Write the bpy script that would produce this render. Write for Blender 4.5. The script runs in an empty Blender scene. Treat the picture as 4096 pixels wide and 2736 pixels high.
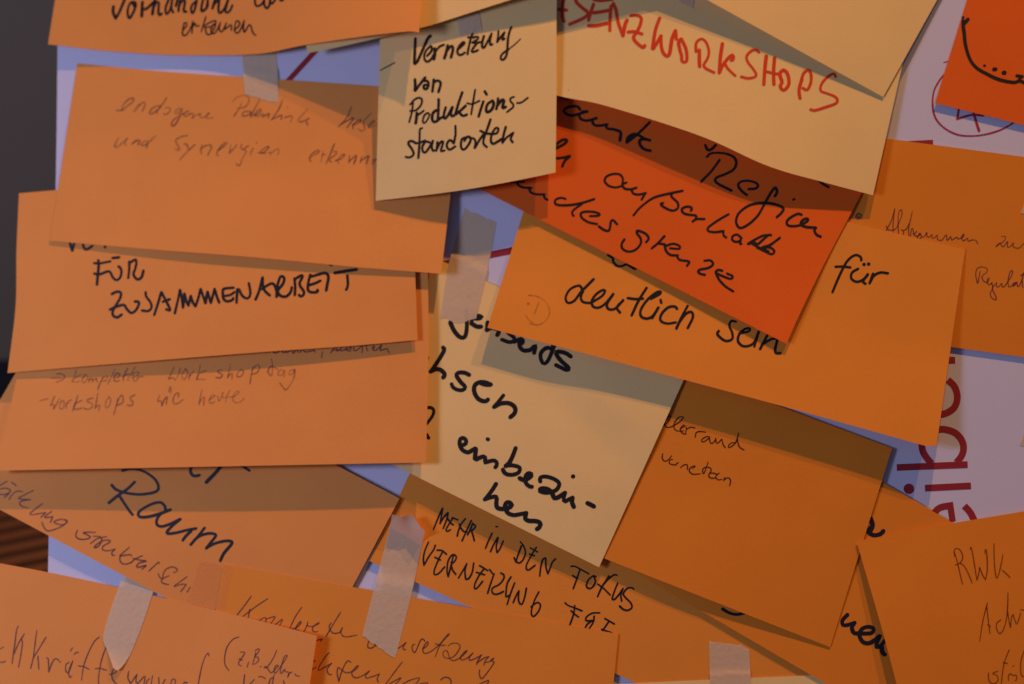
import bpy, math, random
from mathutils import Vector
from mathutils.bvhtree import BVHTree

# ------------------------------------------------------------------ camera, world, lamps
W, H, FPX = 4096.0, 2736.0, 4096.0 * 50.0 / 36.0      # photo size and focal length in its pixels
LEAN = math.radians(40.0)                              # the board leans back against its stand
N = Vector((0.0, -math.cos(LEAN), math.sin(LEAN)))     # board normal, towards the viewer
BX = Vector((1.0, 0.0, 0.0))                           # board right
BZ = Vector((0.0, math.sin(LEAN), math.cos(LEAN)))     # board up


def bpos(x, z, h):
    """point given in board axes (metres): right, up, out of the board"""
    return BX * x + BZ * z + N * h


_y, _p = math.radians(8.0), math.radians(11.0)
FWD = (BX * (-math.sin(_y) * math.cos(_p)) - N * (math.cos(_y) * math.cos(_p)) + BZ * math.sin(_p)).normalized()
_r0 = FWD.cross(BZ).normalized()
_u0 = _r0.cross(FWD).normalized()
ROLL = math.radians(2.3)
UP = _u0 * math.cos(ROLL) + _r0 * math.sin(ROLL)
RIGHT = FWD.cross(UP).normalized()
CAM = -FWD * 0.711

scene = bpy.context.scene
C = scene.collection
cam_data = bpy.data.cameras.new('camera')
cam = bpy.data.objects.new('camera', cam_data)
C.objects.link(cam)
from mathutils import Matrix
cam.matrix_world = Matrix(((RIGHT.x, UP.x, -FWD.x, CAM.x), (RIGHT.y, UP.y, -FWD.y, CAM.y),
                           (RIGHT.z, UP.z, -FWD.z, CAM.z), (0, 0, 0, 1)))
cam_data.sensor_width = 36.0
cam_data.lens = 50.0
cam_data.clip_start = 0.02
cam_data.clip_end = 60.0
cam_data.dof.use_dof = True
cam_data.dof.focus_distance = 0.672
cam_data.dof.aperture_fstop = 5.0
scene.camera = cam

world = bpy.data.worlds.new('World')
scene.world = world
world.use_nodes = True
bg = world.node_tree.nodes['Background']
bg.inputs[0].default_value = (0.62, 0.62, 1.0, 1)
bg.inputs[1].default_value = 0.085

scene.view_settings.view_transform = 'Standard'
scene.view_settings.look = 'None'
scene.view_settings.exposure = 0.0
scene.view_settings.gamma = 1.0
scene.view_settings.use_curve_mapping = False


def aim(o, target):
    o.rotation_euler = (Vector(target) - o.location).to_track_quat('-Z', 'Y').to_euler()


def lamp(name, kind, loc, target, energy, color, **kw):
    d = bpy.data.lights.new(name, kind)
    d.energy = energy
    d.color = color
    for k, v in kw.items():
        setattr(d, k, v)
    o = bpy.data.objects.new(name, d)
    C.objects.link(o)
    o.location = loc
    aim(o, target)
    return o


# two small warm ceiling spots high above the board, raking down over it from the right
LD = 2.6
for tx, en, ax, half in ((0.92, 1.0, 0.0, 17.0), (2.0, 0.55, 0.20, 13.0)):
    v = Vector((tx, 3.5, 1.0)).normalized() * LD
    lamp('ceiling_spot', 'SPOT', bpos(v.x + 0.02, v.y, v.z), bpos(ax, -0.02, 0), 190.0 * en, (1.0, 0.48, 0.12),
         shadow_soft_size=0.014, spot_size=math.radians(2 * half), spot_blend=1.0)
# cool daylight from the left
lamp('window_daylight', 'AREA', bpos(-0.86, 0.02, 0.62), bpos(-0.05, 0, 0), 5.2, (0.58, 0.59, 0.94),
     shape='RECTANGLE', size=0.20, size_y=0.30)

# ------------------------------------------------------------------ helpers


def ray(px, py):
    return FWD + RIGHT * ((px - W / 2) / FPX) - UP * ((py - H / 2) / FPX)


def at(px, py, h=0.0):
    """the point h millimetres in front of the board that the measured spot (px, py) belongs to"""
    d = ray(px, py)
    t = (h * 0.001 - N.dot(CAM)) / N.dot(d)
    return CAM + d * t


def spline(pts, t):
    """Catmull-Rom through equally spaced scalars or tuples, t in 0..1"""
    n = len(pts) - 1
    if n == 0:
        return pts[0]
    s = min(max(t, 0.0), 1.0) * n
    i = min(int(s), n - 1)
    f = s - i
    p1, p2 = pts[i], pts[i + 1]
    p0 = pts[i - 1] if i > 0 else None
    p3 = pts[i + 2] if i + 2 <= n else None

    def one(a, b, c, d):
        if a is None:
            a = 2 * b - c
        if d is None:
            d = 2 * c - b
        return 0.5 * (2 * b + (c - a) * f + (2 * a - 5 * b + 4 * c - d) * f * f + (3 * b - a - 3 * c + d) * f ** 3)
    if isinstance(p1, (int, float)):
        return one(p0, p1, p2, p3)
    return tuple(one(p0[k] if p0 else None, p1[k], p2[k], p3[k] if p3 else None) for k in range(len(p1)))


def resample(pts, n):
    """n+1 points spread along a polyline by its length, smoothed"""
    if len(pts) == 2:
        (a, b), (c, d) = pts
        return [(a + (c - a) * i / n, b + (d - b) * i / n) for i in range(n + 1)]
    dense = [spline(pts, i / 200) for i in range(201)]
    L = [0.0]
    for a, b in zip(dense, dense[1:]):
        L.append(L[-1] + math.dist(a, b))
    out, k = [], 0
    for i in range(n + 1):
        s = L[-1] * i / n
        while k < 199 and L[k + 1] < s:
            k += 1
        f = 0 if L[k + 1] == L[k] else (s - L[k]) / (L[k + 1] - L[k])
        out.append(tuple(dense[k][q] + (dense[k + 1][q] - dense[k][q]) * f for q in (0, 1)))
    return out


def link_mesh(name, verts, faces, mat, parent=None, origin=None, smooth=True):
    if origin is None:
        origin = parent.location.copy() if parent else sum(verts, Vector()) / len(verts)
    me = bpy.data.meshes.new(name)
    me.from_pydata([tuple(v - origin) for v in verts], [], faces)
    me.update()
    for p in me.polygons:
        p.use_smooth = smooth
    if mat:
        me.materials.append(mat)
    o = bpy.data.objects.new(name, me)
    C.objects.link(o)
    if parent:
        o.parent = parent
    else:
        o.location = origin
    return o


def tag(o, label, cat, group=None):
    o['label'] = label
    o['category'] = cat
    if group:
        o['group'] = group
    return o


# ------------------------------------------------------------------ materials
def new_mat(name):
    m = bpy.data.materials.new(name)
    m.use_nodes = True
    nt = m.node_tree
    return m, nt, nt.nodes['Principled BSDF']


def paper(name, col, rough=0.72, var=0.05, transl=0.0):
    m, nt, b = new_mat(name)
    tc = nt.nodes.new('ShaderNodeTexCoord')
    big = nt.nodes.new('ShaderNodeTexNoise')
    big.inputs['Scale'].default_value = 26
    big.inputs['Detail'].default_value = 4
    fib = nt.nodes.new('ShaderNodeTexNoise')
    fib.inputs['Scale'].default_value = 900
    fib.inputs['Detail'].default_value = 5
    spk = nt.nodes.new('ShaderNodeTexVoronoi')
    spk.inputs['Scale'].default_value = 55
    nt.links.new(tc.outputs['Object'], big.inputs['Vector'])
    nt.links.new(tc.outputs['Object'], fib.inputs['Vector'])
    nt.links.new(tc.outputs['Object'], spk.inputs['Vector'])
    add = nt.nodes.new('ShaderNodeMath')
    add.operation = 'MULTIPLY_ADD'
    add.inputs[1].default_value = 0.6
    nt.links.new(big.outputs['Fac'], add.inputs[0])
    mul = nt.nodes.new('ShaderNodeMath')
    mul.operation = 'MULTIPLY'
    mul.inputs[1].default_value = 0.4
    nt.links.new(fib.outputs['Fac'], mul.inputs[0])
    nt.links.new(mul.outputs[0], add.inputs[2])
    ramp = nt.nodes.new('ShaderNodeValToRGB')
    ramp.color_ramp.elements[0].position = 0.32
    ramp.color_ramp.elements[1].position = 0.68
    ramp.color_ramp.elements[0].color = tuple(c * (1 - var) for c in col) + (1,)
    ramp.color_ramp.elements[1].color = tuple(min(0.97, c * (1 + var)) for c in col) + (1,)
    nt.links.new(add.outputs[0], ramp.inputs[0])
    # a few specks of dust and pulp
    sr = nt.nodes.new('ShaderNodeMath')
    sr.operation = 'LESS_THAN'
    sr.inputs[1].default_value = 0.025
    nt.links.new(spk.outputs['Distance'], sr.inputs[0])
    sf = nt.nodes.new('ShaderNodeMath')
    sf.operation = 'MULTIPLY'
    nt.links.new(sr.outputs[0], sf.inputs[0])
    sep = nt.nodes.new('ShaderNodeSeparateColor')
    nt.links.new(spk.outputs['Color'], sep.inputs[0])
    gt = nt.nodes.new('ShaderNodeMath')
    gt.operation = 'GREATER_THAN'
    gt.inputs[1].default_value = 0.78
    nt.links.new(sep.outputs[0], gt.inputs[0])
    nt.links.new(gt.outputs[0], sf.inputs[1])
    dk = nt.nodes.new('ShaderNodeMath')
    dk.operation = 'MULTIPLY'
    dk.inputs[1].default_value = 0.45
    nt.links.new(sf.outputs[0], dk.inputs[0])
    mx = nt.nodes.new('ShaderNodeMix')
    mx.data_type = 'RGBA'
    nt.links.new(dk.outputs[0], mx.inputs[0])
    nt.links.new(ramp.outputs[0], mx.inputs[6])
    mx.inputs[7].default_value = (0.30, 0.12, 0.05, 1)
    nt.links.new(mx.outputs[2], b.inputs['Base Color'])
    b.inputs['Roughness'].default_value = rough
    b.inputs['Specular IOR Level'].default_value = 0.25
    bump = nt.nodes.new('ShaderNodeBump')
    bump.inputs['Strength'].default_value = 0.10
    bump.inputs['Distance'].default_value = 0.0006
    nt.links.new(add.outputs[0], bump.inputs['Height'])
    nt.links.new(bump.outputs[0], b.inputs['Normal'])
    return m


def ink(name, col, rough=0.5, cover=1.0, grain=0.0, scale=1500):
    m, nt, b = new_mat(name)
    b.inputs['Base Color'].default_value = tuple(col) + (1,)
    b.inputs['Roughness'].default_value = rough
    b.inputs['Specular IOR Level'].default_value = 0.3
    if cover < 1.0 or grain > 0:
        out = nt.nodes['Material Output']
        tr = nt.nodes.new('ShaderNodeBsdfTransparent')
        mix = nt.nodes.new('ShaderNodeMixShader')
        tc = nt.nodes.new('ShaderNodeTexCoord')
        no = nt.nodes.new('ShaderNodeTexNoise')
        no.inputs['Scale'].default_value = scale
        no.inputs['Detail'].default_value = 3
        lo = nt.nodes.new('ShaderNodeTexNoise')
        lo.inputs['Scale'].default_value = 70
        nt.links.new(tc.outputs['Object'], no.inputs['Vector'])
        nt.links.new(tc.outputs['Object'], lo.inputs['Vector'])
        av = nt.nodes.new('ShaderNodeMath')
        av.operation = 'ADD'
        nt.links.new(no.outputs['Fac'], av.inputs[0])
        nt.links.new(lo.outputs['Fac'], av.inputs[1])
        mr = nt.nodes.new('ShaderNodeMapRange')
        mr.inputs['From Min'].default_value = 0.7
        mr.inputs['From Max'].default_value = 1.3
        mr.inputs['To Min'].default_value = max(0.0, cover - grain)
        mr.inputs['To Max'].default_value = min(1.0, cover + grain)
        nt.links.new(av.outputs[0], mr.inputs['Value'])
        nt.links.new(mr.outputs[0], mix.inputs[0])
        nt.links.new(tr.outputs[0], mix.inputs[1])
        nt.links.new(b.outputs[0], mix.inputs[2])
        nt.links.new(mix.outputs[0], out.inputs['Surface'])
    return m


ORANGE = paper('orange_card', (0.87, 0.335, 0.068))
ORANGE2 = paper('deep_orange_card', (0.84, 0.27, 0.018))
ORANGE1 = paper('mid_orange_card', (0.87, 0.31, 0.032))
YELLOW = paper('buff_card', (0.94, 0.67, 0.26))
RED = paper('red_orange_card', (0.88, 0.145, 0.008))
WHITE = paper('white_poster', (0.67, 0.68, 0.85), 0.6, 0.02)
MARKER = ink('black_marker', (0.012, 0.010, 0.011), 0.5)
BLUEMARK = ink('blue_black_marker', (0.010, 0.011, 0.020), 0.5)
REDMARK = ink('red_marker', (0.78, 0.055, 0.012), 0.5, 0.95, 0.10, 500)
PENCIL = ink('pencil', (0.17, 0.075, 0.06), 0.6, 0.40, 0.32)
PEN = ink('ballpoint_violet', (0.085, 0.028, 0.055), 0.5, 0.64, 0.25)
PENBROWN = ink('ballpoint_brown', (0.14, 0.022, 0.006), 0.5, 0.62, 0.22)
FAINT = ink('faint_pencil', (0.30, 0.15, 0.06), 0.6, 0.35, 0.3)
PRINT = ink('dark_red_print', (0.33, 0.022, 0.030), 0.55)
REDPEN = ink('dark_red_pen', (0.40, 0.022, 0.05), 0.5)


def tape_mat(name, col, cover):
    m, nt, b = new_mat(name)
    out = nt.nodes['Material Output']
    b.inputs['Base Color'].default_value = tuple(col) + (1,)
    b.inputs['Roughness'].default_value = 0.55
    b.inputs['Specular IOR Level'].default_value = 0.35
    tc = nt.nodes.new('ShaderNodeTexCoord')
    no = nt.nodes.new('ShaderNodeTexNoise')
    no.inputs['Scale'].default_value = 420
    no.inputs['Detail'].default_value = 5
    nt.links.new(tc.outputs['Object'], no.inputs['Vector'])
    bump = nt.nodes.new('ShaderNodeBump')
    bump.inputs['Strength'].default_value = 0.25
    bump.inputs['Distance'].default_value = 0.0006
    nt.links.new(no.outputs['Fac'], bump.inputs['Height'])
    nt.links.new(bump.outputs[0], b.inputs['Normal'])
    mr = nt.nodes.new('ShaderNodeMapRange')
    mr.inputs['To Min'].default_value = cover - 0.08
    mr.inputs['To Max'].default_value = cover + 0.08
    nt.links.new(no.outputs['Fac'], mr.inputs['Value'])
    tr = nt.nodes.new('ShaderNodeBsdfTransparent')
    mix = nt.nodes.new('ShaderNodeMixShader')
    nt.links.new(mr.outputs[0], mix.inputs[0])
    nt.links.new(tr.outputs[0], mix.inputs[1])
    nt.links.new(b.outputs[0], mix.inputs[2])
    nt.links.new(mix.outputs[0], out.inputs['Surface'])
    return m


TAPE = tape_mat('masking_tape', (0.78, 0.60, 0.37), 0.80)
CLEAR = tape_mat('clear_tape', (0.86, 0.36, 0.10), 0.16)


def plain(name, col, rough=0.7):
    m, nt, b = new_mat(name)
    b.inputs['Base Color'].default_value = tuple(col) + (1,)
    b.inputs['Roughness'].default_value = rough
    return m


# ------------------------------------------------------------------ sheets
TREES = {}       # key -> BVH of the sheet's front face
ROOTS = {}
HS = 0.40        # the height grids below are in units of this many mm


def sheet(key, name, mat, tl, tr, br, bl, hg, label, cat='note card', group=None, top=None, bottom=None,
          left=None, right=None, nu=44, nv=26, bumps=(), thick=0.0001):
    """A card: four measured corners (or curved sides) and a grid of heights above the board in mm, rows from
    top to bottom.  Curled and lifted edges are real heights."""
    T = resample(top or [tl, tr], nu)
    B = resample(bottom or [bl, br], nu)
    L = resample(left or [tl, bl], nv)
    R = resample(right or [tr, br], nv)
    tl, tr, bl, br = T[0], T[-1], B[0], B[-1]
    verts = []
    for j in range(nv + 1):
        v = j / nv
        for i in range(nu + 1):
            u = i / nu
            p = [(1 - v) * T[i][k] + v * B[i][k] + (1 - u) * L[j][k] + u * R[j][k]
                 - ((1 - u) * (1 - v) * tl[k] + u * (1 - v) * tr[k] + (1 - u) * v * bl[k] + u * v * br[k]) for k in (0, 1)]
            h = spline([spline([float(x) for x in row], u) for row in hg], v)
            for (bu, bv, ru, rv, ang, amp) in bumps:
                du, dv = u - bu, (v - bv)
                ca, sa = math.cos(ang), math.sin(ang)
                a, b = (du * ca + dv * sa) / ru, (-du * sa + dv * ca) / rv
                h += amp * math.exp(-a * a - b * b)
            verts.append(at(p[0], p[1], h * HS))
    faces = []
    for j in range(nv):
        for i in range(nu):
            a = j * (nu + 1) + i
            faces.append((a, a + nu + 1, a + nu + 2, a + 1))
    TREES[key] = BVHTree.FromPolygons([tuple(v) for v in verts], faces)
    n0, nf = len(verts), len(faces)
    verts += [v - N * thick for v in verts]
    faces += [tuple(n0 + q for q in reversed(f)) for f in faces]
    rim = [i for i in range(nu)] + [j * (nu + 1) + nu for j in range(nv)] \
        + [nv * (nu + 1) + i for i in range(nu, 0, -1)] + [j * (nu + 1) for j in range(nv, 0, -1)]
    flat = len(faces)
    for a, b in zip(rim, rim[1:] + rim[:1]):
        k = len(verts)
        verts += [verts[b].copy(), verts[a].copy(), verts[a + n0].copy(), verts[b + n0].copy()]
        faces.append((k, k + 1, k + 2, k + 3))
    o = link_mesh(name, verts, faces, mat)
    for p in o.data.polygons:
        p.use_smooth = p.index < flat
    ROOTS[key] = o
    return tag(o, label, cat, group) if cat else o


def hit(key, px, py):
    d = ray(px, py).normalized()
    loc, nor, idx, dist = TREES[key].ray_cast(CAM, d)
    if loc is None:
        return None, None
    if nor.dot(d) > 0:
        nor = -nor
    return loc, nor


_rng = random.Random(7)


def stroke_mesh(key, strokes, lift0, jit=0.10, taper=0.0, caps=True):
    """Flat ribbons of ink that lie on a sheet: strokes are lists of (px, py) with a width each."""
    verts, faces = [], []
    lift = lift0
    for pts, w in strokes:
        if len(pts) == 1:
            pts = [pts[0], (pts[0][0] + 0.6, pts[0][1] + 0.3)]
        ln = sum(math.dist(a, b) for a, b in zip(pts, pts[1:]))
        n = max(2, int(ln / max(3.0, w * 0.45)))
        n = min(n, 220)
        dense = []
        m = len(pts) - 1
        raw = [spline(pts, i / (m * 12)) for i in range(m * 12 + 1)] if m > 1 else pts
        L = [0.0]
        for a, b in zip(raw, raw[1:]):
            L.append(L[-1] + math.dist(a, b))
        k = 0
        for i in range(n + 1):
            s = L[-1] * i / n
            while k < len(raw) - 2 and L[k + 1] < s:
                k += 1
            f = 0 if L[k + 1] == L[k] else (s - L[k]) / (L[k + 1] - L[k])
            dense.append((raw[k][0] + (raw[k + 1][0] - raw[k][0]) * f, raw[k][1] + (raw[k + 1][1] - raw[k][1]) * f))
        # tangents
        tan = []
        for i in range(n + 1):
            a, b = dense[max(0, i - 1)], dense[min(n, i + 1)]
            d = math.dist(a, b) or 1.0
            tan.append(((b[0] - a[0]) / d, (b[1] - a[1]) / d))
        ph = [_rng.uniform(0, 6.28) for _ in range(3)]
        rows = []

        def row(c, t, hw, lf):
            ring = []
            for s in (-1, 1):
                x, y = c[0] - t[1] * hw * s, c[1] + t[0] * hw * s
                loc, nor = hit(key, x, y)
                if loc is None:
                    return None
                ring.append(loc + nor * lf)
            return ring
        hw0 = w / 2
        for q in (1.0, 0.94, 0.75, 0.45) if caps else ():       # round start
            c = (dense[0][0] - tan[0][0] * hw0 * q, dense[0][1] - tan[0][1] * hw0 * q)
            rows.append(row(c, tan[0], max(0.12, math.sqrt(max(0.0, 1 - q * q))) * hw0 * (1 - taper * 0.5), lift))
        for i in range(n + 1):
            f = i / n
            hw = hw0 * (1 + jit * (0.6 * math.sin(f * ln / (w * 3.1) + ph[0]) + 0.5 * math.sin(f * ln / (w * 7.3) + ph[1])))
            hw *= 1 - taper * (0.5 - 0.5 * math.cos(2 * math.pi * f)) * 0.0 - taper * 0.5 * (1 - min(1.0, min(f, 1 - f) * 6))
            rows.append(row(dense[i], tan[i], hw, lift + 0.000001 * f * min(40, n)))
        for q in (0.45, 0.75, 0.94, 1.0) if caps else ():
            c = (dense[-1][0] + tan[-1][0] * hw0 * q, dense[-1][1] + tan[-1][1] * hw0 * q)
            rows.append(row(c, tan[-1], max(0.12, math.sqrt(max(0.0, 1 - q * q))) * hw0 * (1 - taper * 0.5), lift + 0.000001 * min(40, n)))
        prev = None
        for r in rows:
            if r is None:
                prev = None
                continue
            b = len(verts)
            verts += r
            if prev is not None:
                faces.append((prev, b, b + 1, prev + 1))
            prev = b
        lift += 0.000002
    return verts, faces


def S(tx, ty, sc, text):
    """strokes written as 'x,y x,y ... | x,y ...' in the units of an enlarged detail whose corner is (tx, ty)"""
    out = []
    for st in text.replace('\n', ' ').split('|'):
        p = [tuple(float(q) for q in c.split(',')) for c in st.split()]
        if p:
            out.append([(tx + x / sc, ty + y / sc) for x, y in p])
    return out


def words(strokes):
    """group strokes that stand close together into words; dots join their neighbour"""
    n = len(strokes)
    rep = list(range(n))

    def root(i):
        while rep[i] != i:
            i = rep[i]
        return i
    pts = []
    for p, w in strokes:
        q = []
        for a, b in zip(p, p[1:]):
            m = max(1, int(math.dist(a, b) / 12))
            q += [(a[0] + (b[0] - a[0]) * k / m, a[1] + (b[1] - a[1]) * k / m) for k in range(m)]
        pts.append(q + [p[-1]])
    gap = {}
    for i in range(n):
        for j in range(i):
            gap[i, j] = gap[j, i] = min(math.dist(a, b) for a in pts[i] for b in pts[j])
            if gap[i, j] < 34:
                rep[root(i)] = root(j)
    while True:                                   # dots, accents and stray bits
        groups = {}
        for i in range(n):
            groups.setdefault(root(i), []).append(i)
        if len(groups) < 2:
            break
        small = None
        for g, mem in groups.items():
            xs = [x for i in mem for x, y in pts[i]]
            ys = [y for i in mem for x, y in pts[i]]
            if max(xs) - min(xs) < 45 and max(ys) - min(ys) < 45:
                d, o = min((gap[i, j], j) for i in mem for j in range(n) if root(j) != g)
                if d < 150:
                    small = (g, root(o))
                    break
        if not small:
            break
        rep[small[0]] = small[1]
    return list(groups.values()) if n > 1 else [[0]]


def write(key, mat, width, *strokes, name='handwritten_word', jit=0.10, taper=0.0, lift=0.00006):
    st = [(p, width) for grp in strokes for p in grp]
    for mem in words(st):
        v, f = stroke_mesh(key, [st[i] for i in mem], lift, jit, taper)
        if f:
            link_mesh(name, v, f, mat, ROOTS[key], smooth=True)

# ------------------------------------------------------------------ background of the room
def slab(name, pts, mat, kind='structure'):
    o = link_mesh(name, [Vector(p) for p in pts], [(0, 1, 2, 3)], mat, smooth=False)
    o['kind'] = kind
    return o


CX, CY, CZ = CAM
# ------------------------------------------------------------------ the board
bl_ = [(236, -700), (230, 180), (222, 800), (192, 2290), (176, 3300)]
board = sheet('board', 'pinboard', WHITE, (236, -700), (5000, -700), (5000, 3300), (176, 3300), [[0, 0], [0, 0]],
              'white pinboard with dark red print, covered by orange and yellow cards', 'pinboard', left=bl_, thick=0.012)

GO = 'orange note cards on the pinboard'
GY = 'yellow note cards on the pinboard'
GR = 'red note cards on the pinboard'
sheet('H', 'note_card', ORANGE2, (3330, 525), (5000, 749), (5000, 1556), (3270, 1313), [[2, 1.5, 1.5], [2, 1.6, 1.6], [2.2, 2, 2]],
      'dull orange card with thin ballpoint writing, cut off by the right picture edge', group=GO)
sheet('I', 'note_card', RED, (4030, -520), (5000, -280), (4900, 700), (3740, 412), [[2, 2], [2.5, 2], [3, 1.5]],
      'bright red card with a thick black curved line and three dots', group=GR, left=[(4030, -520), (3868, 0), (3740, 412)])
sheet('P', 'note_card', ORANGE1, (1807, 1526), (3480, 2330), (3169, 3018), (1478, 2244), [[1, 1, 1], [1.8, 2, 2], [3, 2.6, 2.2]],
      'orange card reading MEHR IN DEN FOKUS below the yellow einbeziehen card', group=GO)
sheet('U', 'note_card', YELLOW, (2440, 2737), (3900, 2672), (3930, 3400), (2480, 3460), [[3.2, 3.0], [5, 5]],
      'yellow card of which only a sliver shows at the bottom edge', group=GY)
sheet('S', 'note_card', ORANGE2, (2837, 1525), (4307, 2380), (3910, 3090), (2440, 2230), [[2.2, 2.4, 2], [3, 3.2, 3], [4, 4.4, 4]],
      'orange card with thick black brush writing, mostly hidden under two others', group=GO)
sheet('R', 'note_card', ORANGE2, (2370, 1345), (3568, 1793), (3321, 2589), (2120, 2117), [[3.4, 4, 4.2], [4.8, 5.2, 4.8], [5.4, 8.6, 4.9]],
      'orange card reading ellerrand vernetzen in thin pen, right of the yellow einbeziehen card', group=GO)
sheet('Q', 'note_card', YELLOW, (1280, 822), (2748, 1490), (2396, 2269), (930, 1540), [[1, 1.5, 2.5, 6.5], [4, 5, 6.5, 8.5], [7, 9, 10, 8.6]],
      'yellow card reading einbeziehen in broad black marker', group=GY,
      bumps=((0.80, 0.40, 0.30, 0.10, 0.55, -1.3), (0.86, 0.30, 0.35, 0.16, 0.5, 0.9), (0.62, 0.8, 0.3, 0.2, 0.2, 0.5)))
sheet('G', 'note_card', ORANGE1, (2170, 600), (3860, 998), (3746, 1784), (1950, 1311), [[3, 3.5, 3], [7, 7, 9], [17, 17.5, 19]],
      'orange card reading deutlich sein and für in black marker', group=GO,
      bottom=[(1950, 1311), (2500, 1455), (3100, 1614), (3600, 1752), (3700, 1779), (3746, 1780)])
sheet('F', 'note_card', RED, (1929, -124), (3500, 660), (3146, 1375), (1575, 583), [[3, 4, 4, 3.2], [5, 5.5, 6.6, 6.4], [6, 8.2, 10.5, 16]],
      'red card reading Region außerhalb under the yellow card with red capitals', group=GR,
      right=[(3500, 660), (3445, 775), (3385, 890), (3290, 1070), (3200, 1255), (3146, 1375)])
sheet('D', 'note_card', YELLOW, (1970, -530), (3666, 10), (3492, 781), (1740, 262), [[2, 3, 3, 4], [6, 9, 10, 6.5], [12, 16.5, 21, 10]],
      'long yellow card with red marker capitals ending in WORKSHOPS', group=GY,
      bottom=[(1740, 262), (2227, 382), (2420, 422), (2800, 543), (3072, 664), (3300, 730), (3492, 781)])
sheet('E', 'note_card', YELLOW, (2480, -1100), (3916, -302), (3533, 388), (2096, -405), [[3, 3, 3], [12, 9, 5], [26, 20, 8.4]],
      'blank yellow card corner pointing down over the red capitals', group=GY)
sheet('M', 'note_card', ORANGE, (200, 1256), (1598, 1994), (1227, 2692), (-195, 1935), [[3, 4, 5, 6.5], [4, 5, 5, 5.2], [5.5, 6, 3.4, 1.9]],
      'orange card reading Raum in blue black marker below the pencil workshop card', group=GO)
sheet('N', 'note_card', ORANGE1, (894, 2257), (2473, 2536), (2400, 3300), (760, 3040), [[5.6, 5.4, 4.4, 4.0], [6, 6, 5, 5], [7, 7, 6, 6]],
      'orange card reading Konkrete Umsetzung in pen at the bottom edge', group=GO)
sheet('O', 'note_card', ORANGE, (-450, 2170), (1268, 2543), (1150, 3330), (-560, 2950), [[1.5, 1.6, 2.4, 6, 17], [3, 4, 6, 10, 19], [6, 8, 11, 15, 21]],
      'orange card with thin pen writing and a slanted tape strip at the bottom left', group=GO,
      top=[(-450, 2175), (0, 2257), (190, 2292), (475, 2352), (750, 2416), (1024, 2480), (1268, 2543)])
sheet('L', 'note_card', ORANGE, (130, 1130), (1712, 1060), (1704, 1850), (-20, 1883), [[6, 8, 10], [12, 13, 15], [19, 20, 21]],
      'orange card with pencil lines about workshops wie heute', group=GO,
      left=[(150, 1130), (72, 1492), (0, 1795), (-20, 1883)], right=[(1711, 1060), (1714, 1370), (1704, 1850)])
sheet('K', 'note_card', ORANGE, (76, 773), (1645, 640), (1670, 1360), (30, 1492), [[4.5, 4.8, 5], [10, 12, 13.2], [14.5, 18.8, 18.4]],
      'orange card reading FÜR ZUSAMMENARBEIT in black capitals', group=GO,
      left=[(76, 773), (66, 1000), (62, 1230), (30, 1492)], bottom=[(30, 1492), (500, 1452), (1024, 1410), (1400, 1384), (1670, 1360)])
sheet('J', 'note_card', ORANGE, (308, 253), (1850, 372), (1765, 1095), (200, 963), [[1, 1.5, 2], [3.6, 6, 8], [9.8, 16.2, 17]],
      'orange card with faint pencil words endogene Potentiale below the top left card', group=GO,
      top=[(308, 253), (640, 285), (975, 308), (1515, 345), (1850, 372)], bottom=[(200, 963), (600, 997), (1024, 1030), (1400, 1066), (1765, 1095)])
sheet('C', 'note_card', YELLOW, (1560, -840), (2240, -850), (2222, 690), (1503, 803), [[2, 2, 2], [10, 10, 9], [16, 20, 18], [13.5, 24, 24]],
      'upright yellow card reading Vernetzung von Produktionsstandorten', group=GY,
      left=[(1560, -840), (1527, 0), (1520, 161), (1503, 803)], right=[(2240, -850), (2227, 0), (2226, 360), (2222, 690)],
      bottom=[(1503, 803), (1690, 782), (1870, 757), (2050, 725), (2222, 690)])
sheet('B', 'note_card', YELLOW, (1060, -560), (2760, -960), (2860, -250), (1231, 212), [[4, 4, 4], [10, 15, 16], [18, 29, 30]],
      'blank yellow card edge peeping out under the top left orange card', group=GY,
      bottom=[(1231, 212), (1356, 188), (1680, 112), (1790, 80), (2040, 0), (2400, -110), (2860, -250)])
sheet('A', 'note_card', ORANGE, (310, -560), (1760, -640), (1676, 130), (192, 177), [[3, 4, 5, 6, 7], [7, 7, 9, 16, 24], [10, 6, 7.5, 25, 44]],
      'orange card reading erkennen in black marker at the top left', group=GO,
      bottom=[(192, 177), (420, 203), (700, 220), (1024, 216), (1220, 180), (1480, 142), (1640, 125), (1676, 130)],
      left=[(310, -560), (220, 0), (192, 177)], right=[(1760, -640), (1688, 0), (1676, 130)])
sheet('T', 'note_card', ORANGE2, (3426, 2165), (5000, 1890), (5150, 2900), (3640, 2950), [[6.4, 6, 6], [11, 10, 9], [13, 12, 12]],
      'orange card reading RWK in thin brown pen at the bottom right', group=GO,
      top=[(3426, 2165), (3829, 2090), (4096, 2045), (5000, 1890)], left=[(3426, 2165), (3540, 2560), (3640, 2950)])

# ------------------------------------------------------------------ adhesive tape
def topmost(keys, px, py):
    best, bn = None, None
    d = ray(px, py).normalized()
    for k in keys:
        loc, nor = hit(k, px, py)
        if loc is not None and (best is None or N.dot(loc) > N.dot(best)):
            best, bn = loc, nor
    return best, bn


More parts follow.
